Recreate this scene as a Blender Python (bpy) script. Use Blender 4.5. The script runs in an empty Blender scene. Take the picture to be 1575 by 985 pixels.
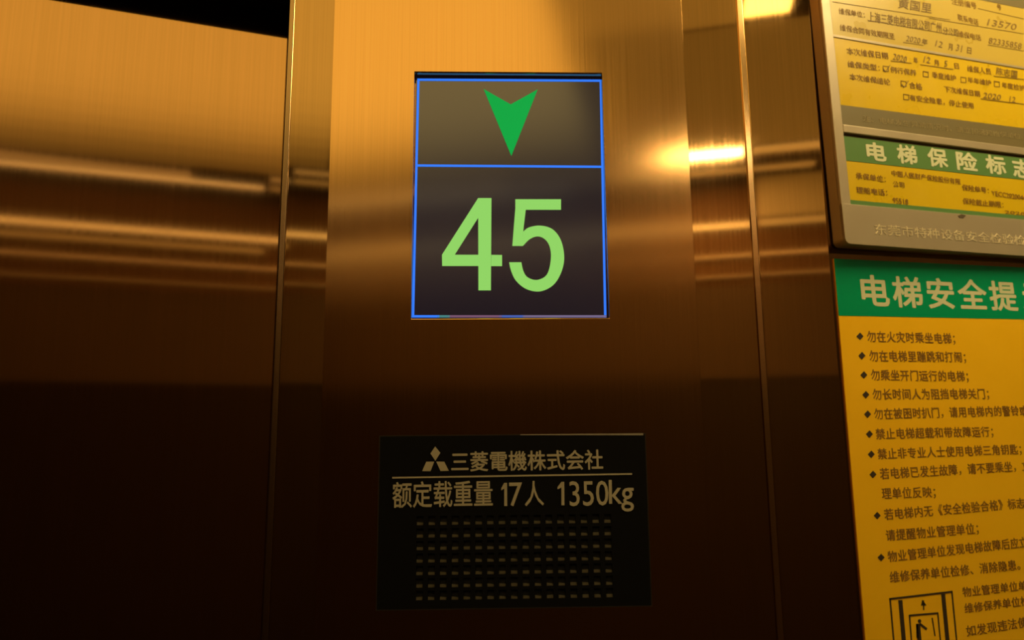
import bpy, bmesh, math, random
from mathutils import Vector, Matrix
random.seed(4)
S = bpy.context.scene
COL = S.collection

# ------------------------------------------------------------------ camera
IMW, IMH, FPX = 1575, 985, 1150.0
CAM = Vector((0, 0, 1.6))
C_R = Vector((0.95670466, -0.29092192, -0.00897962))
C_U = Vector((-0.03956794, -0.16056136, 0.98623244))
C_F = Vector((0.28835841, 0.94317787, 0.16512098))
cd = bpy.data.cameras.new('camera')
cd.sensor_width = 36.0
cd.lens = 36.0 * FPX / IMW
cd.clip_start = 0.01
cd.dof.use_dof = True
cd.dof.focus_distance = 0.60
cd.dof.aperture_fstop = 8.0
cam = bpy.data.objects.new('camera', cd)
COL.objects.link(cam)
cam.matrix_world = Matrix(((C_R.x, C_U.x, -C_F.x, CAM.x), (C_R.y, C_U.y, -C_F.y, CAM.y),
                           (C_R.z, C_U.z, -C_F.z, CAM.z), (0, 0, 0, 1)))
S.camera = cam

# ------------------------------------------------------------------ world, view
w = bpy.data.worlds.new('world'); S.world = w
w.use_nodes = True
w.node_tree.nodes['Background'].inputs[0].default_value = (0.0, 0.0, 0.0, 1)
w.node_tree.nodes['Background'].inputs[1].default_value = 0.0
S.view_settings.view_transform = 'Standard'
S.view_settings.look = 'None'
S.view_settings.gamma = 1.0
S.view_settings.use_curve_mapping = False
S.view_settings.exposure = 0.0
S.cycles.max_bounces = 10
S.cycles.glossy_bounces = 6
S.cycles.sample_clamp_indirect = 6.0

# ------------------------------------------------------------------ lamps and added glows of the car (ceiling height CZ)
CZ = 2.40
YF = 0.6075           # front wall plane
YB = -1.15            # back wall plane
XL, XR = -1.05, 1.02
WARM = (1.0, 0.67, 0.19)
# broad panel over the door side: x range, then rows of (y from, y to, strength); the glow's fade is stepped into the rows towards the back
PANEL_X = (-0.98, 0.097)
PANEL_ROWS = [(-0.36, 0.12, 1.36), (-0.43, -0.36, 1.33), (-0.50, -0.43, 1.28), (-0.57, -0.50, 1.18), (-0.64, -0.57, 1.02), (-0.71, -0.64, 0.82), (-0.78, -0.71, 0.60), (-0.86, -0.78, 0.40), (-0.93, -0.86, 0.24)]
# name, label, x0, x1, y0, y1, colour, strength
CEILING_GLOWS = [
    ('spotlight', 'small very bright rectangular spotlight at the back of the ceiling', 0.285, 0.49, -0.945, -0.885, (1.0, 0.77, 0.44), 38.0),
    ('strip_light', 'long thin strip light along the back of the ceiling on the door side', -1.0, -0.012, -1.085, -1.045, (1.0, 0.76, 0.42), 2.0),
    ('strip_light', 'short dull strip light at the back of the ceiling beside the bright spotlight', 0.515, 0.72, -0.945, -0.885, (1.0, 0.70, 0.30), 0.85),
    ('strip_light', 'short dull strip light in the middle of the ceiling left of the bright spotlight', 0.004, 0.245, -1.0, -0.955, (1.0, 0.70, 0.32), 0.75),
    ('strip_light', 'dull strip light along the very back of the ceiling behind the bright spotlight', 0.004, 0.70, -1.085, -1.04, (1.0, 0.68, 0.28), 0.6),
    ('lit_ceiling_sheet', 'dim warm glowing sheet standing in for the lit brown ceiling on the right', 0.106, 0.98, -0.872, -0.246, WARM, 0.21),  # added glow in place of light falling on the brown ceiling
    ('lit_ceiling_sheet', 'small dim glowing sheet standing in for lit ceiling at the front middle', 0.106, 0.435, -0.240, 0.25, WARM, 0.36),  # second added glow, where the lit ceiling is a little brighter
    ('downlight', 'narrow bright lamp in the front of the ceiling above the column', 0.445, 0.53, -0.225, 0.25, (1.0, 0.74, 0.32), 7.0),
    ('downlight', 'added bright square lamp, unseen, in the front right corner of the ceiling to light the notices', 0.62, 0.98, 0.02, 0.40, (1.0, 0.74, 0.32), 19.0),  # unseen lamp added to brighten the frame and poster
]
# thin lamps and added glows across the back wall: label, x0, x1, z0, z1, colour, strength
WALL_GLOWS = [
    ('bright thin light strip across the top of the back wall', -1.0, 0.52, 2.245, 2.262, (1.0, 0.72, 0.34), 1.7),
    ('dull thin light strip at the right end of the back wall', 0.54, 1.0, 2.245, 2.265, (1.0, 0.70, 0.30), 0.45),
    ('dull thin light strip just below the bright one on the left of the back wall', -1.0, -0.004, 2.208, 2.220, (1.0, 0.66, 0.26), 0.55),
    ('dim glowing sheet standing in for the lit back wall high at its right end', 0.54, 1.0, 2.275, 2.40, (1.0, 0.66, 0.2), 0.19),  # glow put in for the brighter stretch of wall
    ('hair thin trim line with an added glow across the back wall below the others', -1.0, 0.9, 2.156, 2.162, (1.0, 0.62, 0.28), 1.0),  # trim stays too dim by itself, so its light is put in as glow
    ('faintest trim line with an added glow, lowest on the back wall', -1.0, 0.9, 2.094, 2.098, (1.0, 0.62, 0.32), 0.4),  # lowest trim, its light put in as a faint glow
]

# ------------------------------------------------------------------ frames: points on flat surfaces
def ray(px, py):
    return (C_R * ((px - IMW / 2) / FPX) + C_U * (-(py - IMH / 2) / FPX) + C_F).normalized()

class Frame:
    """A flat surface: local x along it, local y into it, local z up."""
    def __init__(s, o, ex, ez):
        s.o = Vector(o); s.ex = Vector(ex).normalized(); s.ez = Vector(ez).normalized()
        s.ey = s.ez.cross(s.ex)
        s.m = Matrix((( s.ex.x, s.ey.x, s.ez.x, s.o.x), (s.ex.y, s.ey.y, s.ez.y, s.o.y),
                      (s.ex.z, s.ey.z, s.ez.z, s.o.z), (0, 0, 0, 1)))
    def at(s, px, py, depth=0.0):
        d = ray(px, py); p0 = s.o + s.ey * depth
        p = CAM + d * ((p0 - CAM).dot(s.ey) / d.dot(s.ey)) - s.o
        return (p.dot(s.ex), p.dot(s.ez))

PA = math.radians(-15.1216)
PANEL = Frame((0.02873, YF, 0.0), (math.cos(PA), math.sin(PA), 0), (0, 0, 1))
WALL = Frame((0, YF, 0), (1, 0, 0), (0, 0, 1))

# ------------------------------------------------------------------ materials
def mat(name, base=(0.5, 0.5, 0.5), rough=0.5, metal=0.0, spec=0.5, emit=None, es=0.0, coat=0.0, coat_rough=0.05):
    m = bpy.data.materials.new(name); m.use_nodes = True
    b = m.node_tree.nodes['Principled BSDF']
    b.inputs['Base Color'].default_value = (*base, 1)
    b.inputs['Roughness'].default_value = rough
    b.inputs['Metallic'].default_value = metal
    b.inputs['Specular IOR Level'].default_value = spec
    b.inputs['Coat Weight'].default_value = coat
    b.inputs['Coat Roughness'].default_value = coat_rough
    if emit:
        b.inputs['Emission Color'].default_value = (*emit, 1)
        b.inputs['Emission Strength'].default_value = es
    return m

def grain(m, scale, rmin, rmax, bump=0.0, cmin=None, cmax=None, detail=3.0):
    """Procedural hairline or mottle: stretched noise drives roughness, colour and a faint bump."""
    nt = m.node_tree; b = nt.nodes['Principled BSDF']
    tc = nt.nodes.new('ShaderNodeTexCoord'); mp = nt.nodes.new('ShaderNodeMapping')
    mp.inputs['Scale'].default_value = scale
    nz = nt.nodes.new('ShaderNodeTexNoise'); nz.inputs['Scale'].default_value = 1.0; nz.inputs['Detail'].default_value = detail
    nt.links.new(tc.outputs['Object'], mp.inputs[0]); nt.links.new(mp.outputs[0], nz.inputs['Vector'])
    mr = nt.nodes.new('ShaderNodeMapRange')
    mr.inputs['From Min'].default_value = 0.3; mr.inputs['From Max'].default_value = 0.7
    mr.inputs['To Min'].default_value = rmin; mr.inputs['To Max'].default_value = rmax
    nt.links.new(nz.outputs[0], mr.inputs[0]); nt.links.new(mr.outputs[0], b.inputs['Roughness'])
    if cmin:
        cr = nt.nodes.new('ShaderNodeValToRGB')
        cr.color_ramp.elements[0].position = 0.3; cr.color_ramp.elements[0].color = (*cmin, 1)
        cr.color_ramp.elements[1].position = 0.7; cr.color_ramp.elements[1].color = (*cmax, 1)
        nt.links.new(nz.outputs[0], cr.inputs[0]); nt.links.new(cr.outputs[0], b.inputs['Base Color'])
    if bump:
        bp = nt.nodes.new('ShaderNodeBump'); bp.inputs['Strength'].default_value = bump
        bp.inputs['Distance'].default_value = 0.001
        nt.links.new(nz.outputs[0], bp.inputs['Height']); nt.links.new(bp.outputs[0], b.inputs['Normal'])
    return m

BRZ = (0.62, 0.36, 0.13)
M = {}
M['brushed'] = grain(mat('brushed_bronze', BRZ, 0.2, 1.0), (900, 900, 4), 0.125, 0.155, 0.008, (0.59, 0.34, 0.115), (0.65, 0.38, 0.14))
nt = M['brushed'].node_tree; b_ = nt.nodes['Principled BSDF']
cx_ = nt.nodes.new('ShaderNodeCombineXYZ')
cx_.inputs[0].default_value = math.cos(PA); cx_.inputs[1].default_value = math.sin(PA)
nt.links.new(cx_.outputs[0], b_.inputs['Tangent'])          # hairlines run up the plate, so it smears light sideways
b_.inputs['Anisotropic'].default_value = 0.6
M['polished'] = grain(mat('polished_bronze', BRZ, 0.06, 1.0), (700, 700, 5), 0.045, 0.06, 0.0, (0.58, 0.34, 0.115), (0.63, 0.37, 0.13))
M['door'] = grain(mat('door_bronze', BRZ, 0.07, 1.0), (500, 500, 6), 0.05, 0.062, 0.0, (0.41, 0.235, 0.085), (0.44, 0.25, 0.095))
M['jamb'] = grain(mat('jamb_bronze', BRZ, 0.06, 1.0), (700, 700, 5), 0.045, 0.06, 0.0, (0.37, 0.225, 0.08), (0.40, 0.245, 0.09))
M['edge'] = mat('bronze_edge', (0.36, 0.24, 0.12), 0.22, 1.0)
M['rib'] = mat('light_bronze_rib', (0.86, 0.55, 0.25), 0.16, 1.0)
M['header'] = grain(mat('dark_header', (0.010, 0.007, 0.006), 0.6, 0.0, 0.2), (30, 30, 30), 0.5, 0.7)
M['dark_wall'] = grain(mat('dark_bronze_wall', (0.04, 0.025, 0.015), 0.4, 0.0, 0.3), (300, 300, 3), 0.35, 0.5, 0.0, (0.050, 0.031, 0.021), (0.06, 0.038, 0.025))
M['ceiling'] = grain(mat('brown_ceiling', (0.16, 0.09, 0.04), 0.5, 0.3), (4, 4, 4), 0.4, 0.6, 0.0, (0.15, 0.08, 0.035), (0.18, 0.10, 0.045))
M['floor'] = grain(mat('dark_stone_floor', (0.03, 0.024, 0.02), 0.4), (8, 8, 8), 0.3, 0.5, 0.0, (0.02, 0.016, 0.013), (0.05, 0.04, 0.03), 8)
M['upper_wall'] = grain(mat('brown_upper_wall', (0.16, 0.075, 0.03), 0.5, 0.0, 0.3), (300, 300, 3), 0.45, 0.6, 0.0, (0.24, 0.125, 0.055), (0.27, 0.14, 0.06))
M['mid_wall'] = grain(mat('dark_brown_wall_band', (0.07, 0.033, 0.015), 0.5, 0.0, 0.3), (300, 300, 3), 0.45, 0.6, 0.0, (0.17, 0.11, 0.065), (0.19, 0.122, 0.072))
M['rim'] = mat('bright_trim', (0.75, 0.5, 0.25), 0.35, 1.0)
M['glass'] = mat('black_glass', (0.004, 0.004, 0.008), 0.13, 0.0, 0.5)
M['glass'].node_tree.nodes['Principled BSDF'].inputs['Emission Color'].default_value = (0.6, 0.5, 1.0, 1)      # a lit screen's black level
M['glass'].node_tree.nodes['Principled BSDF'].inputs['Emission Strength'].default_value = 0.011
M['glass'].node_tree.nodes['Principled BSDF'].inputs['IOR'].default_value = 2.0
M['bezel'] = mat('black_bezel', (0.01, 0.009, 0.008), 0.35)
M['blue'] = mat('blue_lit_line', (0, 0, 0), 0.5, 0, 0.2, (0.035, 0.21, 1.0), 1.0)
M['green'] = mat('green_lit_arrow', (0, 0, 0), 0.5, 0, 0.2, (0.0, 0.38, 0.055), 1.0)
M['lime'] = mat('lime_lit_digits', (0, 0, 0), 0.5, 0, 0.2, (0.28, 0.66, 0.13), 1.0)
M['plate'] = grain(mat('black_plate', (0.005, 0.005, 0.006), 0.5, 0.0, 0.12), (400, 400, 400), 0.45, 0.6)
M['plate_edge'] = mat('worn_plate_edge', (0.06, 0.045, 0.03), 0.45, 0.7)
M['silver_ink'] = mat('silver_ink', (0.50, 0.44, 0.32), 0.6)
M['mesh_back'] = mat('speaker_backing', (0.10, 0.085, 0.05), 0.7)
M['hole'] = mat('hole_black', (0.004, 0.004, 0.004), 0.8)
M['poster'] = grain(mat('yellow_poster', (0.88, 0.50, 0.011), 0.35, 0, 0.35), (25, 25, 25), 0.3, 0.4, 0.0, (0.86, 0.485, 0.010), (0.90, 0.515, 0.012))
M['poster_green'] = mat('green_poster_band', (0.0, 0.30, 0.14), 0.22, 0, 0.5)
M['cream_ink'] = mat('cream_ink', (0.60, 0.62, 0.42), 0.5)
M['black_ink'] = mat('black_ink', (0.035, 0.022, 0.012), 0.6)
M['brown_ink'] = mat('brown_ink', (0.22, 0.11, 0.013), 0.6)
M['hand_ink'] = mat('pen_ink', (0.20, 0.12, 0.03), 0.6)
M['frame'] = grain(mat('matt_aluminium', (0.42, 0.35, 0.25), 0.42, 0.35), (60, 60, 60), 0.38, 0.5)
M['frame_side'] = mat('aluminium_side', (0.45, 0.36, 0.24), 0.45, 0.5)
M['engrave'] = mat('engraved_bright', (0.95, 0.85, 0.6), 0.35, 0.5)
M['sheet'] = grain(mat('pale_yellow_sheet', (0.86, 0.60, 0.10), 0.3), (30, 30, 30), 0.25, 0.4, 0.0, (0.50, 0.368, 0.062), (0.51, 0.375, 0.066))
M['sheet_deep'] = grain(mat('deep_yellow_sheet', (0.82, 0.49, 0.010), 0.3), (30, 30, 30), 0.25, 0.4, 0.0, (0.61, 0.415, 0.006), (0.63, 0.43, 0.007))
M['olive'] = mat('olive_band', (0.155, 0.125, 0.055), 0.5)
M['olive_ink'] = mat('olive_ink', (0.29, 0.235, 0.11), 0.5)
M['card_green'] = mat('card_green_band', (0.10, 0.22, 0.07), 0.35)
M['gap'] = mat('slot_shade_and_smudge', (0.09, 0.06, 0.03), 0.6)

# ------------------------------------------------------------------ building helpers
def link(name, bm, m, parent=None, frame=None, bevel=0.0, seg=2, smooth=False):
    bmesh.ops.recalc_face_normals(bm, faces=bm.faces)
    me = bpy.data.meshes.new(name); bm.to_mesh(me); bm.free()
    for x in (m if isinstance(m, (list, tuple)) else [m]): me.materials.append(x)
    o = bpy.data.objects.new(name, me); COL.objects.link(o)
    if parent: o.parent = parent
    elif frame: o.matrix_world = frame.m
    if bevel:
        b = o.modifiers.new('bevel', 'BEVEL'); b.width = bevel; b.segments = seg; b.limit_method = 'ANGLE'
        b.angle_limit = math.radians(40)
    if smooth:
        for p in me.polygons: p.use_smooth = True
    return o

def struct(o):
    o['kind'] = 'structure'; return o

def tag(o, label, cat, group=None):
    o['label'] = label; o['category'] = cat
    if group: o['group'] = group
    return o

def empty(name, frame, label, cat, at=None):
    o = bpy.data.objects.new(name, None); COL.objects.link(o)
    o.empty_display_size = 0.05
    o.matrix_world = frame.m
    return tag(o, label, cat)

def prism(poly, d0, d1, bm=None):
    """poly of (u, v) on the surface, between depths d0 (nearer the viewer) and d1."""
    bm = bm or bmesh.new()
    a = [bm.verts.new((u, d0, v)) for u, v in poly]
    b = [bm.verts.new((u, d1, v)) for u, v in poly]
    n = len(poly)
    bm.faces.new(a); bm.faces.new(b[::-1])
    for i in range(n):
        bm.faces.new((a[i], b[i], b[(i + 1) % n], a[(i + 1) % n]))
    return bm

def rect(u0, u1, v0, v1): return [(u0, v0), (u1, v0), (u1, v1), (u0, v1)]

def box(x0, x1, y0, y1, z0, z1, bm=None):
    bm = bm or bmesh.new()
    v = [bm.verts.new((x, y, z)) for x in (x0, x1) for y in (y0, y1) for z in (z0, z1)]
    for f in ((0, 1, 3, 2), (4, 6, 7, 5), (0, 4, 5, 1), (2, 3, 7, 6), (0, 2, 6, 4), (1, 5, 7, 3)):
        bm.faces.new([v[i] for i in f])
    return bm

def ring(outer, inner, d0, d1, bm=None):
    """A flat frame: outer and inner polygons with the same number of corners."""
    bm = bm or bmesh.new(); n = len(outer)
    V = {}
    for k, P in (('o', outer), ('i', inner)):
        for j, d in ((0, d0), (1, d1)):
            V[k, j] = [bm.verts.new((u, d, v)) for u, v in P]
    for i in range(n):
        q = (i + 1) % n
        bm.faces.new((V['o', 0][i], V['o', 0][q], V['i', 0][q], V['i', 0][i]))
        bm.faces.new((V['o', 1][i], V['i', 1][i], V['i', 1][q], V['o', 1][q]))
        bm.faces.new((V['o', 0][i], V['o', 1][i], V['o', 1][q], V['o', 0][q]))
        bm.faces.new((V['i', 0][i], V['i', 0][q], V['i', 1][q], V['i', 1][i]))
    return bm

def stroke(pts, wd, d0, d1, bm=None):
    """A drawn line of constant width through (u, v) points."""
    bm = bm or bmesh.new()
    for (u0, v0), (u1, v1) in zip(pts, pts[1:]):
        L = math.hypot(u1 - u0, v1 - v0)
        if L < 1e-7: continue
        a, b = (u1 - u0) / L * wd / 2, (v1 - v0) / L * wd / 2
        prism([(u0 - a + b, v0 - b - a), (u1 + a + b, v1 + b - a), (u1 + a - b, v1 + b + a), (u0 - a - b, v0 - b + a)], d0, d1, bm)
    return bm

def px_poly(frame, pts, depth=0.0): return [frame.at(x, y, depth) for x, y in pts]

_tc = bpy.data.curves.new('lettering', 'FONT')
_to = bpy.data.objects.new('lettering', _tc)
COL.objects.link(_to)
def letters(body, bold=0.0, spacing=1.0, shear=0.0, res=3):
    _tc.body = body; _tc.size = 1.0; _tc.space_character = spacing; _tc.shear = shear
    _tc.resolution_u = res; _tc.fill_mode = 'FRONT'
    bpy.context.view_layer.update()
    dg = bpy.context.evaluated_depsgraph_get()
    return bpy.data.meshes.new_from_object(_to.evaluated_get(dg))

def text(name, body, frame, left, right, h, m, parent, depth, bold=0.0, spacing=1.0, shear=0.0, res=3, thick=0.0004, cjk=True):
    """Lettering on a surface: (x, y) of the middle of its left and right ends, and its height, all measured on the surface through the photograph."""
    me = letters(body, bold, spacing, shear, res)
    xs = [v.co.x for v in me.vertices]; ys = [v.co.y for v in me.vertices]
    x0, x1, y0, y1 = min(xs), max(xs), min(ys), max(ys)
    if cjk: y0, y1 = -0.09, 0.80
    a = Vector(frame.at(*left, depth)); b = Vector(frame.at(*right, depth))
    up0 = Vector(frame.at(left[0], left[1] - h / 2, depth)); dn0 = Vector(frame.at(left[0], left[1] + h / 2, depth))
    hv = (up0 - dn0).length
    bm = bmesh.new(); bm.from_mesh(me); bpy.data.meshes.remove(me)
    if bold:                      # heavier strokes: the outline struck again a little to each side
        base = list(bm.faces)
        dirs = [(1, 0), (-1, 0), (0, 1), (0, -1)] + ([(.7, .7), (-.7, .7), (.7, -.7), (-.7, -.7)] if bold > 0.02 else [])
        for kk, (dx, dy) in enumerate(dirs):
            r = bmesh.ops.duplicate(bm, geom=base)
            for g in r['geom']:
                if isinstance(g, bmesh.types.BMVert): g.co.x += dx * bold; g.co.y += dy * bold; g.co.z = (kk + 1) * 4e-6
    e = (b - a); n = Vector((-e.y, e.x)).normalized()
    if n.y < 0: n = -n
    for v in bm.verts:
        t = (v.co.x - x0) / (x1 - x0); s = (v.co.y - (y0 + y1) / 2) / (y1 - y0)
        p = a + e * t + n * (s * hv)
        v.co = (p.x, depth + thick + v.co.z, p.y)
    r = bmesh.ops.extrude_face_region(bm, geom=list(bm.faces))
    for g in r['geom']:
        if isinstance(g, bmesh.types.BMVert): g.co.y -= thick
    return link(name, bm, m, parent)

# ------------------------------------------------------------------ the car: structure
struct(link('floor', box(XL - .05, XR + .05, YB - .05, YF + .1, -0.05, 0.0), M['floor']))
struct(link('ceiling', box(XL - .05, XR + .05, YB - .05, YF + .1, CZ + 0.012, CZ + 0.06), M['ceiling']))
struct(link('wall_back', box(XL - .05, XR + .05, YB - .05, YB, 0, CZ + .012), M['dark_wall']))
struct(link('wall_left', box(XL - .05, XL, YB, YF + .1, 0, CZ + .012), M['dark_wall']))
struct(link('wall_right', box(XR, XR + .05, YB, YF + .1, 0, CZ + .012), M['dark_wall']))

YD = YF + 0.045                       # face of the recessed door
ZS = 1.9875                           # underside of the door header
XJ = WALL.at(437, 300)[0]             # jamb edge
# front wall: jamb strip with a rolled edge, the piece right of the column, the header above the door, the far jamb
def jamb():
    bm = bmesh.new(); r = 0.003; P = []
    x1 = 1.02
    P.append((x1, YF)); 
    for k in range(7):
        a = math.pi / 2 * k / 6
        P.append((XJ + r - r * math.sin(a), YF + r - r * math.cos(a)))
    P += [(XJ, YF + 0.09), (x1, YF + 0.09)]
    a = [bm.verts.new((x, y, 0)) for x, y in P]; b = [bm.verts.new((x, y, CZ + .012)) for x, y in P]
    bm.faces.new(a); bm.faces.new(b[::-1])
    for i in range(len(P)):
        bm.faces.new((a[i], b[i], b[(i + 1) % len(P)], a[(i + 1) % len(P)]))
    return bm
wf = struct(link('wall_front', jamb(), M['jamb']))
bm = box(XL, -0.86, YF, YF + 0.09, 0, CZ + .012)
struct(link('trim_1', bm, M['polished']))
struct(link('trim_5', box(XJ - .0025, XJ + .0025, YF - .0018, YF + .003, 0, CZ + .012), M['edge'], bevel=0.0012, seg=4))
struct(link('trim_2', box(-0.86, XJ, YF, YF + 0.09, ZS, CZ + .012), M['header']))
dk = math.tan(math.radians(1.2))      # the leaf hangs a touch out of true
dx_ = XJ + 0.86
bm = bmesh.new()
P = [(XJ, YD), (-0.86, YD - dx_ * dk), (-0.86, YD + 0.03), (XJ, YD + 0.03)]
a = [bm.verts.new((x, y, 0)) for x, y in P]; b = [bm.verts.new((x, y, ZS)) for x, y in P]
bm.faces.new(a); bm.faces.new(b[::-1])
for i in range(4): bm.faces.new((a[i], b[i], b[(i + 1) % 4], a[(i + 1) % 4]))
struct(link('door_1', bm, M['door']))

# ------------------------------------------------------------------ lamps and added glows (ceiling)
for (nm, lb, x0, x1, y0, y1, c, s) in CEILING_GLOWS:
    m = mat(nm + '_glow', (0.8, 0.7, 0.5), 0.5, 0, 0.3, c, s)
    e = bpy.data.objects.new(nm, None); COL.objects.link(e)
    e.location = ((x0 + x1) / 2, (y0 + y1) / 2, CZ)
    tag(e, lb, 'light')
    hx, hy = (x1 - x0) / 2, (y1 - y0) / 2
    link('diffuser', box(-hx, hx, -hy, hy, 0.002, 0.010), m, e)  # for lit_ceiling_sheet this is a glow standing in for lit ceiling
    rim = bmesh.new()
    q = 0.002
    for a in ((-hx - q, -hx, -hy - q, hy + q), (hx, hx + q, -hy - q, hy + q), (-hx, hx, -hy - q, -hy), (-hx, hx, hy, hy + q)):
        box(a[0], a[1], a[2], a[3], 0.0, 0.012, rim)
    link('lamp_or_glow_frame', rim, M['frame_side'], e)

e = bpy.data.objects.new('ceiling_light', None); COL.objects.link(e)
e.location = (sum(PANEL_X) / 2, -0.4, CZ)
tag(e, 'broad warm luminous panel in the ceiling over the door side, its fade towards the back stepped into the glow', 'light')
hx = (PANEL_X[1] - PANEL_X[0]) / 2
for k, (y0, y1, st) in enumerate(PANEL_ROWS):
    link('diffuser', box(-hx, hx, y0 + 0.4, y1 + 0.4, 0.002, 0.010), mat('panel_glow', (0.8, 0.7, 0.5), 0.5, 0, 0.3, WARM, st), e)
bm = bmesh.new(); yb_, yf_ = PANEL_ROWS[-1][0] + .4, PANEL_ROWS[0][1] + .4
for a in ((-hx - .006, -hx, yb_ - .006, yf_ + .006), (hx, hx + .006, yb_ - .006, yf_ + .006), (-hx, hx, yb_ - .006, yb_), (-hx, hx, yf_, yf_ + .006)):
    box(*a, 0.0, 0.012, bm)
link('lamp_or_glow_frame', bm, M['frame_side'], e)

# a slim bowed ceiling trim before the long strip light, its sheen put in as glow
e = bpy.data.objects.new('glowing_bowed_trim', None); COL.objects.link(e)
e.location = (-0.5, -0.99, CZ)
tag(e, 'slim bowed ceiling trim with an added glow, curving towards the long strip light on the door side', 'light')
bm = bmesh.new(); pts = []
for k in range(25):
    t = k / 24; x = -1.0 + 0.78 * t
    y = -0.965 - 0.055 * (1 - (1 - t) ** 2)
    pts.append((x + 0.5, y + 0.99))
va = [[bm.verts.new((x, y + dy, z)) for dy in (-.011, .011) for z in (-.004, .010)] for x, y in pts]
for p, q in zip(va, va[1:]):
    for a, b in ((0, 1), (1, 3), (3, 2), (2, 0)): bm.faces.new((p[a], p[b], q[b], q[a]))
bm.faces.new((va[0][0], va[0][1], va[0][3], va[0][2])); bm.faces.new((va[-1][0], va[-1][1], va[-1][3], va[-1][2]))
link('diffuser', bm, mat('bowed_glow', (0.8, 0.7, 0.5), 0.5, 0, 0.3, (1.0, 0.68, 0.3), 0.55), e)  # no lamp part: the trim's sheen put in as glow

for lb, wx0, wx1, wz0, wz1, wc, ws_ in WALL_GLOWS:
    e = bpy.data.objects.new('wall_glow', None); COL.objects.link(e)
    e.location = ((wx0 + wx1) / 2, YB + .0062, (wz0 + wz1) / 2)
    tag(e, lb, 'light')
    hx, hz = (wx1 - wx0) / 2, (wz1 - wz0) / 2
    link('diffuser', box(-hx, hx, 0.0002, 0.010, -hz, hz), mat('wall_strip_glow', (0.8, 0.7, 0.5), 0.5, 0, 0.3, wc, ws_), e)
    bm = box(-hx - .002, hx + .002, 0.0, 0.011, hz, hz + .002); box(-hx - .002, hx + .002, 0.0, 0.011, -hz - .002, -hz, bm)
    link('lamp_or_glow_frame', bm, M['frame_side'], e)
# brown cladding along the top of the back wall; its tones paint the light's fade downwards
struct(link('trim_3', box(XL, XR, YB, YB + .006, 2.07, CZ + .010), M['upper_wall']))
struct(link('trim_4', box(XL, XR, YB, YB + .006, 1.79, 2.068), M['mid_wall']))

# ------------------------------------------------------------------ the column that holds the display
UH = PANEL
uR = UH.at(1274.5, 300)[0]; uF = UH.at(1063, 300)[0]; uS = UH.at(1150, 300, 0.010)[0]
dt, db = UH.at(637, 111.6)[1], UH.at(632, 490)[1]
dl, dr = UH.at(635, 300)[0], UH.at(931.5, 300)[0]
colm = empty('panel_column', UH, 'tall angled bronze metal column holding the lit floor display', 'panel')
sR = math.sin(-PA); cR = math.cos(-PA)
def body_plan():
    r = 0.0008
    P = [(0.002, 0.0101)]
    P += [(uR - r, 0.0101)]
    for k in range(1, 7):
        a = math.pi / 2 * k / 6
        P.append((uR - r + r * math.sin(a), 0.0101 + r - r * math.cos(a)))
    dep = uR * math.tan(-PA) - 0.002           # back to the wall plane
    P += [(uR, dep)]
    P += [(0.042, 0.042 * math.tan(-PA) - 0.0006)]
    return P
P = body_plan(); bm = bmesh.new()
a = [bm.verts.new((x, y, 0.0)) for x, y in P]; b = [bm.verts.new((x, y, CZ + .011)) for x, y in P]
bm.faces.new(a); bm.faces.new(b[::-1])
for i in range(len(P)): bm.faces.new((a[i], b[i], b[(i + 1) % len(P)], a[(i + 1) % len(P)]))
link('column_body', bm, M['polished'], colm)
link('faceplate', ring(rect(0.0, uF, 0.0, CZ + .011), rect(dl, dr, db, dt), 0.0, 0.010), M['brushed'], colm, bevel=0.0009, seg=3)
link('side_panel', prism(rect(uF + 0.0004, uS, 0.0, CZ + .011), 0.0062, 0.0102), M['polished'], colm, bevel=0.0006)
link('side_panel', prism(rect(uS + 0.0042, uR - 0.0012, 0.0, CZ + .011), 0.0048, 0.0102), M['polished'], colm, bevel=0.0005, seg=2)

link('seam_rib', prism(rect(uS - 0.0006, uS + 0.0042, 0.0, CZ + .011), 0.0044, 0.0062), M['rib'], colm, bevel=0.0004, seg=2)

# ------------------------------------------------------------------ floor display
DG = 0.0072                                   # depth of the glass behind the faceplate
disp = empty('floor_display', UH, 'lit black floor display with green down arrow and the number 45', 'display')
e = 0.0006
link('glass_screen', prism(rect(dl + e, dr - e, db + e, dt - e), DG, 0.0097), M['glass'], disp)
DL = DG - 0.0004
def pq(pts): return px_poly(UH, pts, DL)
def line(pts, wd): return stroke(pq(pts), wd, DL, DG - 0.00005)
W5 = 0.0019
tl, tr, bl, br = (643.5, 122.5), (924.0, 124.0), (635.2, 486.8), (931.0, 486.8)
link('border_line', line([tl, tr], W5), M['blue'], disp)
for xa, xb, cc in ((635.2, 674, M['blue']), (674, 690, mat('teal_lip_reflection', (0, 0, 0), 0.5, 0, 0.2, (0.06, 0.22, 0.22), 1.0)), (690, 770, mat('rose_lip_reflection', (0, 0, 0), 0.5, 0, 0.2, (0.18, 0.085, 0.15), 1.0)), (770, 806, mat('dim_blue_lip_reflection', (0, 0, 0), 0.5, 0, 0.2, (0.06, 0.11, 0.42), 1.0)), (806, 931, mat('lavender_lip_reflection', (0, 0, 0), 0.5, 0, 0.2, (0.17, 0.13, 0.24), 1.0))):
    link('border_line', line([(xa, 486.8), (xb, 486.8)], W5), cc, disp)  # after the blue, the coloured stretches paint the lip's reflection as glow
link('border_line', line([tl, bl], W5), M['blue'], disp)
link('border_line', line([tr, br], W5), M['blue'], disp)
link('divider_line', line([(641.5, 254.6), (926.8, 256.6)], W5), M['blue'], disp)
link('down_arrow', prism(pq([(744, 137), (785.5, 160.5), (827, 137.5), (786.5, 240)]), DL, DG - .00005), M['green'], disp)
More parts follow.
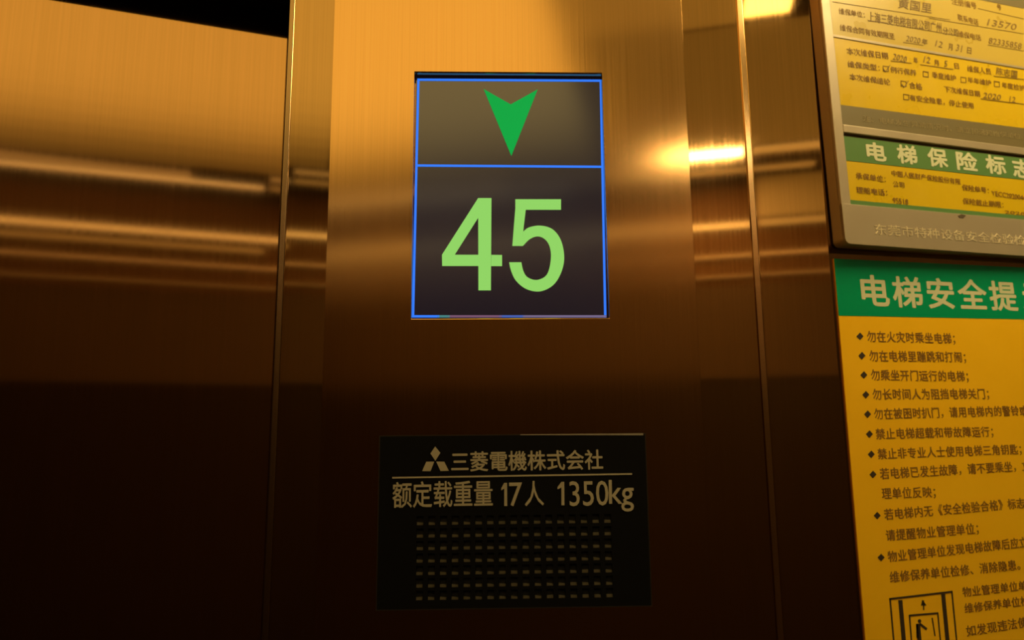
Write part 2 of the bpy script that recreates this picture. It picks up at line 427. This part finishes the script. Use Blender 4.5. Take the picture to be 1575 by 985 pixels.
four_o = [(735.4, 304.8), (755.9, 304.8), (755.6, 392.2), (772.2, 392.4), (772.2, 409.4), (755.4, 409.4), (755, 446.8), (735.8, 446.8), (736, 409.2), (680, 409.2), (679.8, 392)]
four_i = [(699.3, 392.1), (736.1, 392.1), (736.4, 333.5)]
def four():
    """The figure 4: outline with a triangular hole, cut into convex pieces."""
    bm = bmesh.new()
    A, B = DL, DG - .00005
    for q in ([(735.4, 304.8), (755.9, 304.8), (755.0, 446.8), (735.8, 446.8)],
              [(679.8, 392), (735.9, 392.1), (735.9, 409.2), (680, 409.2)],
              [(755.6, 392.2), (772.2, 392.4), (772.2, 409.4), (755.4, 409.4)],
              [(735.4, 304.8), (736.4, 333.5), (699.3, 392.1), (679.8, 392)]):
        prism(pq(q), A, B, bm)
    return bm
link('digit_four', four(), M['lime'], disp)
def catmull(P, n=8):
    out = []
    for i in range(len(P) - 1):
        p0 = P[max(i - 1, 0)]; p1 = P[i]; p2 = P[i + 1]; p3 = P[min(i + 2, len(P) - 1)]
        for k in range(n):
            t = k / n
            out.append(tuple(0.5 * (2 * p1[c] + (p2[c] - p0[c]) * t + (2 * p0[c] - 5 * p1[c] + 4 * p2[c] - p3[c]) * t * t + (3 * p1[c] - p0[c] - 3 * p2[c] + p3[c]) * t ** 3) for c in (0, 1)))
    out.append(P[-1]); return out
def five():
    outer = catmull([(804.7, 356.5), (813.5, 350), (831, 347.2), (849.5, 352.5), (862, 368), (867.6, 391), (865.8, 411.5), (857, 431.5), (844.5, 443.3), (827.8, 448.6), (808.8, 444.4), (793.5, 431.8), (786, 416.5), (783.1, 403.6)])
    inner = catmull([(804.5, 378.2), (814.8, 368), (826.3, 363.7), (836.4, 366.8), (844, 375.8), (847.4, 391), (845.3, 411.5), (839, 425), (825, 430.9), (811.2, 426.5), (804.8, 416.4), (802, 403.6)])
    n = 60
    def res(P):
        L = [0]
        for a, b in zip(P, P[1:]): L.append(L[-1] + math.dist(a, b))
        out = []
        for k in range(n + 1):
            t = L[-1] * k / n; j = 0
            while j < len(L) - 2 and L[j + 1] < t: j += 1
            f = (t - L[j]) / max(L[j + 1] - L[j], 1e-9)
            out.append((P[j][0] + (P[j + 1][0] - P[j][0]) * f, P[j][1] + (P[j + 1][1] - P[j][1]) * f))
        return out
    o, i_ = res(outer), res(inner)
    bm = bmesh.new(); A, B = DL, DG - .00005
    for k in range(n): prism(pq([o[k], o[k + 1], i_[k + 1], i_[k]]), A, B, bm)
    prism(pq([(792.6, 306.6), (862.9, 306.6), (862.9, 322.7), (809, 322.7), (792.6, 322.7)]), A, B, bm)
    prism(pq([(792.6, 320), (809, 320), (804.6, 357.5), (804.5, 378.4), (788, 378.4)]), A, B, bm)
    return bm
link('digit_five', five(), M['lime'], disp)

# ------------------------------------------------------------------ capacity plate with the speaker slots
plate = empty('capacity_plate', UH, 'black rectangular load plate with silver lettering and speaker slots below the display', 'sign')
pT, pB = UH.at(787, 670)[1], UH.at(787, 934)[1]
pL, pR = UH.at(583, 800)[0], UH.at(995.5, 800)[0]
DP = -0.003
gx = [640 + (934 - 640) * k / 16 for k in range(17)]
hole_u = [UH.at(645.5 + (936 - 645.5) * k / 16, 858, DP)[0] for k in range(17)]
hole_v = [UH.at(790, 799.5 + (914.5 - 799.5) * k / 6, DP)[1] for k in range(7)]
hw, hh = 0.0027, 0.0033
def plate_bm():
    """A sheet with 7 rows of 17 square slots, each cut right through."""
    us = sorted([pL, pR] + [u + s * hw for u in hole_u for s in (-1, 1)])
    vs = sorted([pB, pT] + [v + s * hh for v in hole_v for s in (-1, 1)])
    bm = bmesh.new(); nu, nv = len(us), len(vs)
    G = {(i, j, d): bm.verts.new((us[i], (DP, -0.0008)[d], vs[j])) for i in range(nu) for j in range(nv) for d in (0, 1)}
    solid = lambda i, j: 0 <= i < nu - 1 and 0 <= j < nv - 1 and not (i % 2 == 1 and j % 2 == 1)
    for i in range(nu - 1):
        for j in range(nv - 1):
            if not solid(i, j): continue
            for d in (0, 1): bm.faces.new([G[a, b, d] for a, b in ((i, j), (i + 1, j), (i + 1, j + 1), (i, j + 1))])
            for (di, dj, p, q) in ((-1, 0, (i, j), (i, j + 1)), (1, 0, (i + 1, j), (i + 1, j + 1)), (0, -1, (i, j), (i + 1, j)), (0, 1, (i, j + 1), (i + 1, j + 1))):
                if not solid(i + di, j + dj):
                    bm.faces.new((G[*p, 0], G[*q, 0], G[*q, 1], G[*p, 1]))
    return bm
link('plate_body', plate_bm(), M['plate'], plate)
link('speaker_mesh', prism(rect(hole_u[0] - .006, hole_u[-1] + .006, hole_v[-1] - .006, hole_v[0] + .006), -0.0007, -0.0001), M['hole'], plate)
lip = bmesh.new()
for v in hole_v:
    for u in hole_u:
        prism([(u - hw + .0003, v - hh), (u + hw - .0003, v - hh), (u + hw - .0003, v - hh + .0018 + random.uniform(-.0004, .0004)), (u - hw + .0003, v - hh + .0020)], -0.0026, -0.0012, lip)
link('slot_lips', lip, M['mesh_back'], plate)
link('plate_edge', ring(rect(pL - .0007, pR + .0007, pB - .0007, pT + .0007), rect(pL, pR, pB, pT), DP, -0.0001), M['plate_edge'], plate)
DT = DP - 0.00045
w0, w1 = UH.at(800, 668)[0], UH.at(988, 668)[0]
link('painted_glint', prism([(w0, pT), (w1, pT - .0009), (w1, pT + .0007), (w0, pT + .0007)], DP - .0003, DP + .001), mat('glint_paint', (0.45, 0.40, 0.32), 0.4, 0.5), plate)  # light strip painting the bevel's glint along the top right edge
def ptxt(nm, body, l, r, h, **k): return text(nm, body, UH, l, r, h, M['silver_ink'], plate, DT, **k)
ptxt('lettering', '三菱電機株式会社', (694.5, 711.5), (927, 708), 29, bold=0.016)
ptxt('lettering', '额定载重量', (604, 763), (757.5, 760), 38, bold=0.010)
ptxt('lettering', '7', (783.4, 761), (803, 760.7), 36, bold=0.004, cjk=False)
def one(x, yt, yb, xf):
    bm = prism(px_poly(UH, [(x - 2.1, yt), (x + 2.3, yt), (x + 2.6, yb), (x - 2.0, yb)], DT), DT, DP)
    prism(px_poly(UH, [(x - 2.1, yt), (x + 0.5, yt), (x - 2.1, yt + 8.5), (xf, yt + 11.5), (xf, yt + 8.2)], DT), DT, DP, bm)
    link('lettering', bm, M['silver_ink'], plate)
one(777.6, 743.2, 778.8, 771.0)
one(865.6, 741.6, 777.6, 857.6)
ptxt('lettering', '人', (807, 761), (836, 760), 37, bold=0.008)
ptxt('lettering', '350', (876, 760), (935.5, 758.8), 38, bold=0.004, cjk=False)
ptxt('lettering', 'kg', (937, 763), (974.5, 763), 48, bold=0.008, cjk=False)
link('rule_line', stroke([UH.at(604.5, 735.3, DT), UH.at(971, 729.5, DT)], 0.0012, DT, DP), M['silver_ink'], plate)
em = bmesh.new()
for q in ([(669.3, 687.2), (677.2, 697), (669.6, 709.2), (662, 698)],
          [(667.8, 710.5), (662.2, 725.2), (649.4, 725), (655.6, 710.7)],
          [(671, 710.5), (683.2, 710.6), (690.3, 724.6), (677.6, 725)]):
    prism(px_poly(UH, q, DT), DT, DP, em)
link('emblem', em, M['silver_ink'], plate)

# ------------------------------------------------------------------ safety poster on the front wall
WP = Frame((0, YF, 0), (1, 0, 0), (0, 0, 1))
post = empty('safety_poster', WP, 'yellow elevator safety poster with green header and rows of text under the notice frame', 'poster')
PD = -0.0016
ink = PD - 0.0004
A_ = WP.at(1282.6, 398, PD); B_ = WP.at(1331.5, 985, PD)
PW = 0.40
sl = (B_[0] - A_[0]) / (B_[1] - A_[1])
vb = A_[1] - 0.56
hL = WP.at(1287, 485.6, PD); hR = WP.at(1575, 491.4, PD)
hs = (hR[1] - hL[1]) / (hR[0] - hL[0])
def pp(u, v): return (A_[0] + u + (v - A_[1]) * sl * 1.0, v + hs * u)
link('poster_sheet', prism([pp(0, A_[1]), pp(0, vb), pp(PW, vb), pp(PW, A_[1])], PD, -0.0001), M['poster'], post)
link('header_band', prism([pp(0, A_[1]), pp(0, hL[1]), pp(PW, hL[1]), pp(PW, A_[1])], PD - .00025, PD - .00002), M['poster_green'], post)
text('header_text', '电梯安全提', WP, (1325.5, 448), (1563.6, 457.5), 45, M['cream_ink'], post, ink, bold=0.021, spacing=1.16)
text('header_text', '示', WP, (1573.5, 458), (1609, 459), 45, M['cream_ink'], post, ink, bold=0.021)
def bullet(x, y, s=5.2):
    bm = prism(px_poly(WP, [(x, y - s * 1.1), (x + s, y), (x, y + s * 1.1), (x - s, y)], ink), ink, PD)
    link('bullet', bm, M['black_ink'], post)
ROWS = [
    ((1323, 517.5), '勿在火灾时乘坐电梯；', (1334, 518), (1469, 521.5), 16),
    ((1326, 547.3), '勿在电梯里蹦跳和打闹；', (1337.5, 548), (1485.5, 550), 16),
    ((1329, 577), '勿乘坐开门运行的电梯；', (1340, 577.3), (1489.5, 579.5), 16),
    ((1332, 607.4), '勿长时间人为阻挡电梯关门；', (1342.5, 607.3), (1521, 606.3), 16),
    ((1334.8, 637.4), '勿在被困时扒门，请用电梯内的警铃或', (1345, 637.5), (1580, 632.2), 16),
    ((1337.5, 668), '禁止电梯超载和带故障运行；', (1347.5, 668.4), (1527.5, 664.5), 16),
    ((1340.4, 699.2), '禁止非专业人士使用电梯三角钥匙；', (1350.4, 699.2), (1571, 691.6), 16),
    ((1343, 730.2), '若电梯已发生故障，请不要乘坐，立', (1354, 729.8), (1584, 717), 16.5),
    (None, '理单位反映；', (1356.8, 760), (1439, 757.5), 16.5),
    ((1349.5, 793.5), '若电梯内无《安全检验合格》标志', (1360.5, 792.5), (1576, 774.5), 16.5),
    (None, '请提醒物业管理单位；', (1363, 824.8), (1505, 813.5), 16.5),
    ((1355.5, 858), '物业管理单位发现电梯故障后应立', (1366, 857.5), (1580, 834.5), 16.5),
    (None, '维修保养单位检修、消除隐患。', (1369, 889), (1569, 869.5), 16.5),
    (None, '物业管理单位单', (1481, 912), (1579, 901), 14.5),
    (None, '维修保养单位检', (1484, 937), (1583, 924.5), 14.5),
    (None, '如发现违法使', (1487, 972), (1580, 957.5), 16),
]
for b_, s_, l_, r_, h_ in ROWS:
    if b_: bullet(*b_)
    text('text_line', s_, WP, l_, r_, h_, M['brown_ink'], post, ink, bold=0.008, spacing=1.06, res=2)
def pl(pts, wd, bm=None): return stroke(px_poly(WP, pts, ink), wd, ink, PD, bm)
pic = pl([(1377, 1010), (1369.3, 921.8), (1464.3, 910.6), (1474, 1010)], 0.0016)
pl([(1404, 1010), (1399.2, 947.2), (1442.6, 943.6), (1449, 1010)], 0.0014, pic)
pl([(1385.3, 927.5), (1392.5, 1010)], 0.0046, pic)
pl([(1451.2, 918), (1460, 1010)], 0.0046, pic)
pl([(1434.2, 952), (1438.3, 978)], 0.0012, pic)
pl([(1420.5, 925), (1421, 938)], 0.0012, pic)
prism(px_poly(WP, [(1418.8, 923.3), (1425, 931.5), (1417, 932.2)], ink), ink, PD, pic)
link('elevator_pictogram', pic, M['black_ink'], post)
fig = pl([(1412.6, 964), (1417, 1010)], 0.0044)
pl([(1416, 961), (1424.5, 967.5)], 0.0022, fig)
pl([(1410.8, 962), (1411.5, 980)], 0.0022, fig)
cx, cy = 1414.6, 956
prism(px_poly(WP, [(cx + 2.6 * math.cos(t * math.pi / 5), cy + 3 * math.sin(t * math.pi / 5)) for t in range(10)], ink), ink, PD, fig)
link('pictogram_figure', fig, M['black_ink'], post)

# ------------------------------------------------------------------ aluminium notice frame above the poster
FD = 0.0185
fa = math.radians(1.0)
r1 = math.radians(1.0)
n_ = Vector((math.sin(fa), -math.cos(fa), 0))
e1 = Vector((math.cos(fa), math.sin(fa), 0)); e3 = Vector((0, 0, 1))
E1 = e1 * math.cos(r1) + e3 * math.sin(r1); E3 = e3 * math.cos(r1) - e1 * math.sin(r1)
o_ = Vector((0.5224, YF - FD, 0)); o_.z = 1.795
NF = Frame(o_, E1, E3)
holder = empty('notice_frame', NF, 'grey aluminium notice frame with two card slots on the wall right of the column', 'frame')
LLo = NF.at(1297.5, 366); LTo = NF.at(1265, 0)
fl = (LLo[0] + LTo[0]) / 2
fbv = NF.at(1307, 375.5)[1]
FWD = 0.40; ftop = fbv + 0.46
fin = 0.0165                       # body depth behind the face
il = NF.at(1279.5, 20)[0]          # inner edge of the left rail
il2 = NF.at(1301.0, 214)[0]; il3 = NF.at(1306, 309)[0]
il = (il + il2 + il3) / 3
sTop = NF.at(1294.5, 207)[1]; sBot = NF.at(1306, 314)[1]       # lower slot
mBot = NF.at(1290.8, 190.5)[1]                                  # bottom of the upper slot
ir = fl + FWD - (il - fl)
fr = bmesh.new()
def rounded(u0, u1, v0, v1, r, n=5):
    P = []
    for (cu, cv, a0) in ((u0 + r, v0 + r, math.pi), (u1 - r, v0 + r, 1.5 * math.pi), (u1 - r, v1 - r, 0), (u0 + r, v1 - r, .5 * math.pi)):
        for k in range(n + 1):
            a = a0 + math.pi / 2 * k / n
            P.append((cu + r * math.cos(a), cv + r * math.sin(a)))
    return P
link('back_board', prism(rounded(fl, fl + FWD, fbv, ftop, 0.006), 0.004, fin), M['frame_side'], holder)
link('left_rail', prism(rect(fl, il, fbv + 0.006, ftop - .006), 0.0, 0.004), M['frame'], holder, bevel=0.0009)
link('right_rail', prism(rect(ir, fl + FWD, fbv + .006, ftop - .006), 0.0, 0.004), M['frame'], holder, bevel=0.0009)
bp = rounded(fl, fl + FWD, fbv, fbv + 0.05, 0.006)
bp = [(u, min(v, sBot)) for u, v in bp]
pol = []
for p in bp:
    if not pol or math.dist(p, pol[-1]) > 1e-6: pol.append(p)
link('bottom_rail', prism(pol, -0.0004, 0.004), M['frame'], holder, bevel=0.0009)
link('middle_rail', prism(rect(il, ir, sTop + 0.0028, mBot), -0.0002, 0.004), M['frame'], holder, bevel=0.0008)
link('slot_shade_strip', prism(rect(il, ir, sTop - 0.0005, sTop + 0.0028), 0.0030, 0.004), M['gap'], holder)  # dark strip putting the shade of the slot gap into colour
link('top_rail', prism(rect(fl, fl + FWD, ftop - 0.03, ftop), -0.0004, 0.004), M['frame'], holder)
text('engraved_text', '东莞市特种设备安全检验检', NF, (1345.6, 353), (1577, 370.5), 15.5, M['engrave'], holder, -0.0008, bold=0.0)
sm = prism(px_poly(NF, [(1474, 332), (1479, 329.5), (1486, 331.5), (1482, 335.5), (1476, 335)], -0.0008), -0.0008, -0.0003)
link('smudge', sm, M['gap'], holder)

# cards: they rest in the slots, so each is a thing of its own
CD = 0.0022                        # depth of the card faces
def card(name, label, poly, m, d0, d1):
    e = empty(name, NF, label, 'card')
    link('card_sheet', prism(poly, d0, d1), m, e)
    return e
ins = card('insurance_card', 'yellow card with green heading in the lower slot of the notice frame',
           rect(il + .0003, ir - .0003, sBot + .0003, sTop - 0.0005), M['sheet_deep'], CD, 0.0038)
gB = NF.at(1300, 247, CD); gBr = NF.at(1575, 277, CD)
gs = (gBr[1] - gB[1]) / (gBr[0] - gB[0])
link('heading_band', prism([(il + .0003, gB[1]), (ir - .0003, gB[1] + gs * (ir - il)), (ir - .0003, sTop - .0005), (il + .0003, sTop - .0005)], CD - .0003, CD - .00002), M['card_green'], ins)
yB = NF.at(1306, 307.5, CD)[1]
link('bottom_band', prism(rect(il + .0003, ir - .0003, sBot + .0003, yB), CD - .0003, CD - .00002), M['card_green'], ins)
CI = CD - 0.0006
def ct(par, s, l, r, h, m='black_ink', name='text_line', **k):
    return text(name, s, NF, l, r, h, M[m], par, CI, res=2, thick=0.0002, **k)
for ch, x0, y0, x1, y1 in (('电', 1333.7, 232.8, 1362, 236), ('梯', 1380.6, 237, 1409.7, 240), ('保', 1427.6, 241.7, 1456.6, 245), ('险', 1472, 247.5, 1502.4, 251.5), ('标', 1517, 252.5, 1546, 256), ('志', 1558.5, 258.5, 1585, 262.5)):
    ct(ins, ch, (x0, y0), (x1, y1), 26, 'cream_ink', 'heading_character', bold=0.03)
for s, l, r, h in (('承保单位：', (1316.5, 270.3), (1362.5, 276), 9.5), ('中国人民财产保险股份有限', (1371.7, 266.3), (1477.5, 279.8), 8.5), ('公司', (1373.7, 283), (1391, 285), 8.5),
                   ('理赔电话：', (1317.5, 292), (1365, 296.5), 9.5), ('保险单号：', (1480, 288.3), (1521, 293.5), 9), ('保险截止期限：', (1481, 309.3), (1543.5, 315.5), 9)):
    ct(ins, s, l, r, h, 'brown_ink', bold=0.0)
ct(ins, '95518', (1373.5, 308), (1397, 310.8), 8.5, 'brown_ink', cjk=False)
ct(ins, 'YECC2020044', (1525.5, 297), (1578, 304.5), 7.5, 'brown_ink', cjk=False)
ct(ins, '2020', (1546, 326), (1577, 329.3), 5, 'brown_ink', cjk=False)

upB = (NF.at(1280, 54, CD)[1], NF.at(1575, 104.5, CD)[1])
uu = (NF.at(1280, 54, CD)[0], NF.at(1575, 104.5, CD)[0])
us = (upB[1] - upB[0]) / (uu[1] - uu[0])
def vdiv(u): return upB[0] + us * (u - uu[0])
lowB = NF.at(1289.5, 161, CD); lowR = NF.at(1575, 197.5, CD)
ls = (lowR[1] - lowB[1]) / (lowR[0] - lowB[0])
def vlow(u): return lowB[1] + ls * (u - lowB[0])
L_, R_ = il + .0003, ir - .0003
svc = card('service_card', 'deep yellow service card with ticked boxes in the upper slot of the notice frame',
           [(L_, mBot + .0002), (R_, mBot + .0002), (R_, vdiv(R_) - .0004), (L_, vdiv(L_) - .0004)], M['sheet_deep'], CD, 0.0036)
link('footer_band', prism([(L_, mBot + .0002), (R_, mBot + .0002), (R_, vlow(R_)), (L_, vlow(L_))], CD - .0003, CD - .00002), M['olive'], svc)
ct(svc, '注：电梯发生异常情况时，请立即通知维保单位。', (1327, 182.5), (1574, 211), 9, 'olive_ink')
for s, l, r, h, m, k in (
    ('本次维保日期', (1302.5, 78.3), (1366, 86.3), 10, 'brown_ink', {}), ('年', (1405.5, 92.3), (1412, 93), 8.5, 'brown_ink', {}), ('月', (1437, 96), (1444, 97), 8.5, 'brown_ink', {}), ('日', (1468.5, 101), (1475, 101.8), 8.5, 'brown_ink', {}),
    ('维保人员', (1488, 105.3), (1524.5, 110.5), 9, 'brown_ink', {}),
    ('维保类型：', (1304, 98.3), (1353, 104.8), 9.5, 'brown_ink', {}), ('例行保养', (1370, 107), (1409.6, 112.5), 9, 'brown_ink', {}), ('季度维护', (1434, 115), (1470.5, 120.5), 9, 'brown_ink', {}),
    ('半年维护', (1489, 123), (1524.6, 128), 8.5, 'brown_ink', {}), ('年度检护', (1541.5, 130.7), (1576, 136), 8.5, 'brown_ink', {}),
    ('本次维保结论', (1307, 117.8), (1369.5, 126.8), 9.5, 'brown_ink', {}), ('合格', (1398.6, 130.8), (1418.6, 133.8), 9.5, 'brown_ink', {}), ('下次维保日期', (1452.7, 136.8), (1507.5, 144.8), 9, 'brown_ink', {}),
    ('有安全隐患，停止使用', (1399.5, 150), (1497.5, 163), 9, 'brown_ink', {})):
    ct(svc, s, l, r, h, m, **k)
for s, l, r, h in (('2020', (1373, 86.3), (1395, 91.5), 9.5), ('12', (1420, 90.5), (1431, 93), 9.5), ('5', (1452, 97.5), (1458, 98.5), 9.5), ('2020', (1511.6, 146), (1540, 150), 8.5), ('12', (1552, 152), (1562, 153.5), 8.5)):
    ct(svc, s, l, r, h, 'hand_ink', 'handwriting', shear=0.3, cjk=False)
ct(svc, '陈志国', (1531.5, 109), (1566, 115), 11, 'hand_ink', 'handwriting', shear=0.25)
def nl(pts, wd, par, name, m): 
    return link(name, stroke(px_poly(NF, pts, CI), wd, CI, CI + .0003), M[m], par)
nl([(1371, 93.5), (1402, 97)], 0.0005, svc, 'rule_line', 'hand_ink')
nl([(1416, 99), (1466, 106.5)], 0.0005, svc, 'rule_line', 'hand_ink')
nl([(1529, 117), (1575, 122)], 0.0005, svc, 'rule_line', 'hand_ink')
nl([(1509, 152), (1575, 160)], 0.0005, svc, 'rule_line', 'hand_ink')
for x, y in ((1362.5, 105.5), (1424, 113.8), (1482, 122.5), (1533.5, 129), (1390, 128.5), (1394, 149)):
    nl([(x - 4, y - 4.2), (x + 4, y - 3.2), (x + 4.2, y + 4.4), (x - 3.6, y + 3.6), (x - 4, y - 4.2)], 0.0005, svc, 'tick_box', 'hand_ink')
for x, y in ((1362.5, 105.5), (1391, 129.5)):
    nl([(x - 3.5, y), (x - 0.5, y + 5), (x + 6.5, y - 5)], 0.0007, svc, 'tick_mark', 'hand_ink')

UD = 0.0020
CI = UD - 0.0004
rec = card('record_sheet', 'pale yellow handwritten record sheet at the top of the notice frame',
           [(L_, vdiv(L_)), (R_, vdiv(R_)), (R_, ftop - .0305), (L_, ftop - .0305)], M['sheet'], UD, 0.0036)
link('clear_strip', prism([(L_, vdiv(L_) - .0022), (R_, vdiv(R_) - .0022), (R_, vdiv(R_) + .0008), (L_, vdiv(L_) + .0008)], UD - .0006, UD - .00003), M['frame'], rec, bevel=0.0003)
gt0 = NF.at(1508, 0, UD); gt1 = NF.at(1575, 13.5, UD); g_s = (gt1[1] - gt0[1]) / (gt1[0] - gt0[0])
def vg(u): return gt0[1] + g_s * (u - gt0[0])
link('heading_band', prism([(L_, vg(L_)), (R_, vg(R_)), (R_, ftop - .031), (L_, ftop - .031)], UD - .0003, UD - .00003), M['olive'], rec)
for s, l, r, h in (('维保单位：', (1290.6, 17), (1330, 23), 9), ('维保合同有效期限至', (1292.3, 42.3), (1376, 56.5), 9.5), ('维保电话', (1474, 52), (1509, 58.5), 9),
                   ('联系电话', (1473.2, 26.2), (1505, 34.8), 9), ('注册编号', (1463.5, 1.5), (1502, 9.5), 9.5), ('号', (1533.5, 10.5), (1540, 12), 8)):
    ct(rec, s, l, r, h, 'brown_ink')
for s, l, r, h in (('上海三菱电梯有限公司广州', (1335, 25.5), (1449, 43.5), 15), ('分公司', (1450, 47), (1474, 51), 11), ('黄国里', (1381, 4.5), (1433, 13.5), 15),
                   ('年', (1417.5, 63.5), (1427, 65.5), 9), ('月', (1458, 71.5), (1466, 73), 10), ('日', (1487, 77), (1495, 78.5), 10)):
    ct(rec, s, l, r, h, 'hand_ink', 'handwriting', shear=0.2, bold=0.005)
for s, l, r, h in (('2020', (1393, 58.5), (1416, 63), 9), ('12', (1438, 66), (1450, 69), 9.5), ('31', (1470, 72.5), (1481, 75.5), 10.5), ('82335858', (1520.5, 62), (1572, 71.5), 9.5), ('13570', (1517.5, 33.5), (1564, 42), 10)):
    ct(rec, s, l, r, h, 'hand_ink', 'handwriting', shear=0.3, cjk=False)
for a_, b_ in (((1281, 2.5), (1461, 30.5)), ((1335, 31), (1474, 55)), ((1505, 13), (1575, 29)), ((1430, 28), (1575, 52)), ((1390, 65), (1420, 69.5)), ((1520, 69), (1575, 78.5))):
    nl([a_, b_], 0.0004, rec, 'rule_line', 'hand_ink')

# done with the lettering helper
COL.objects.unlink(_to); bpy.data.objects.remove(_to)
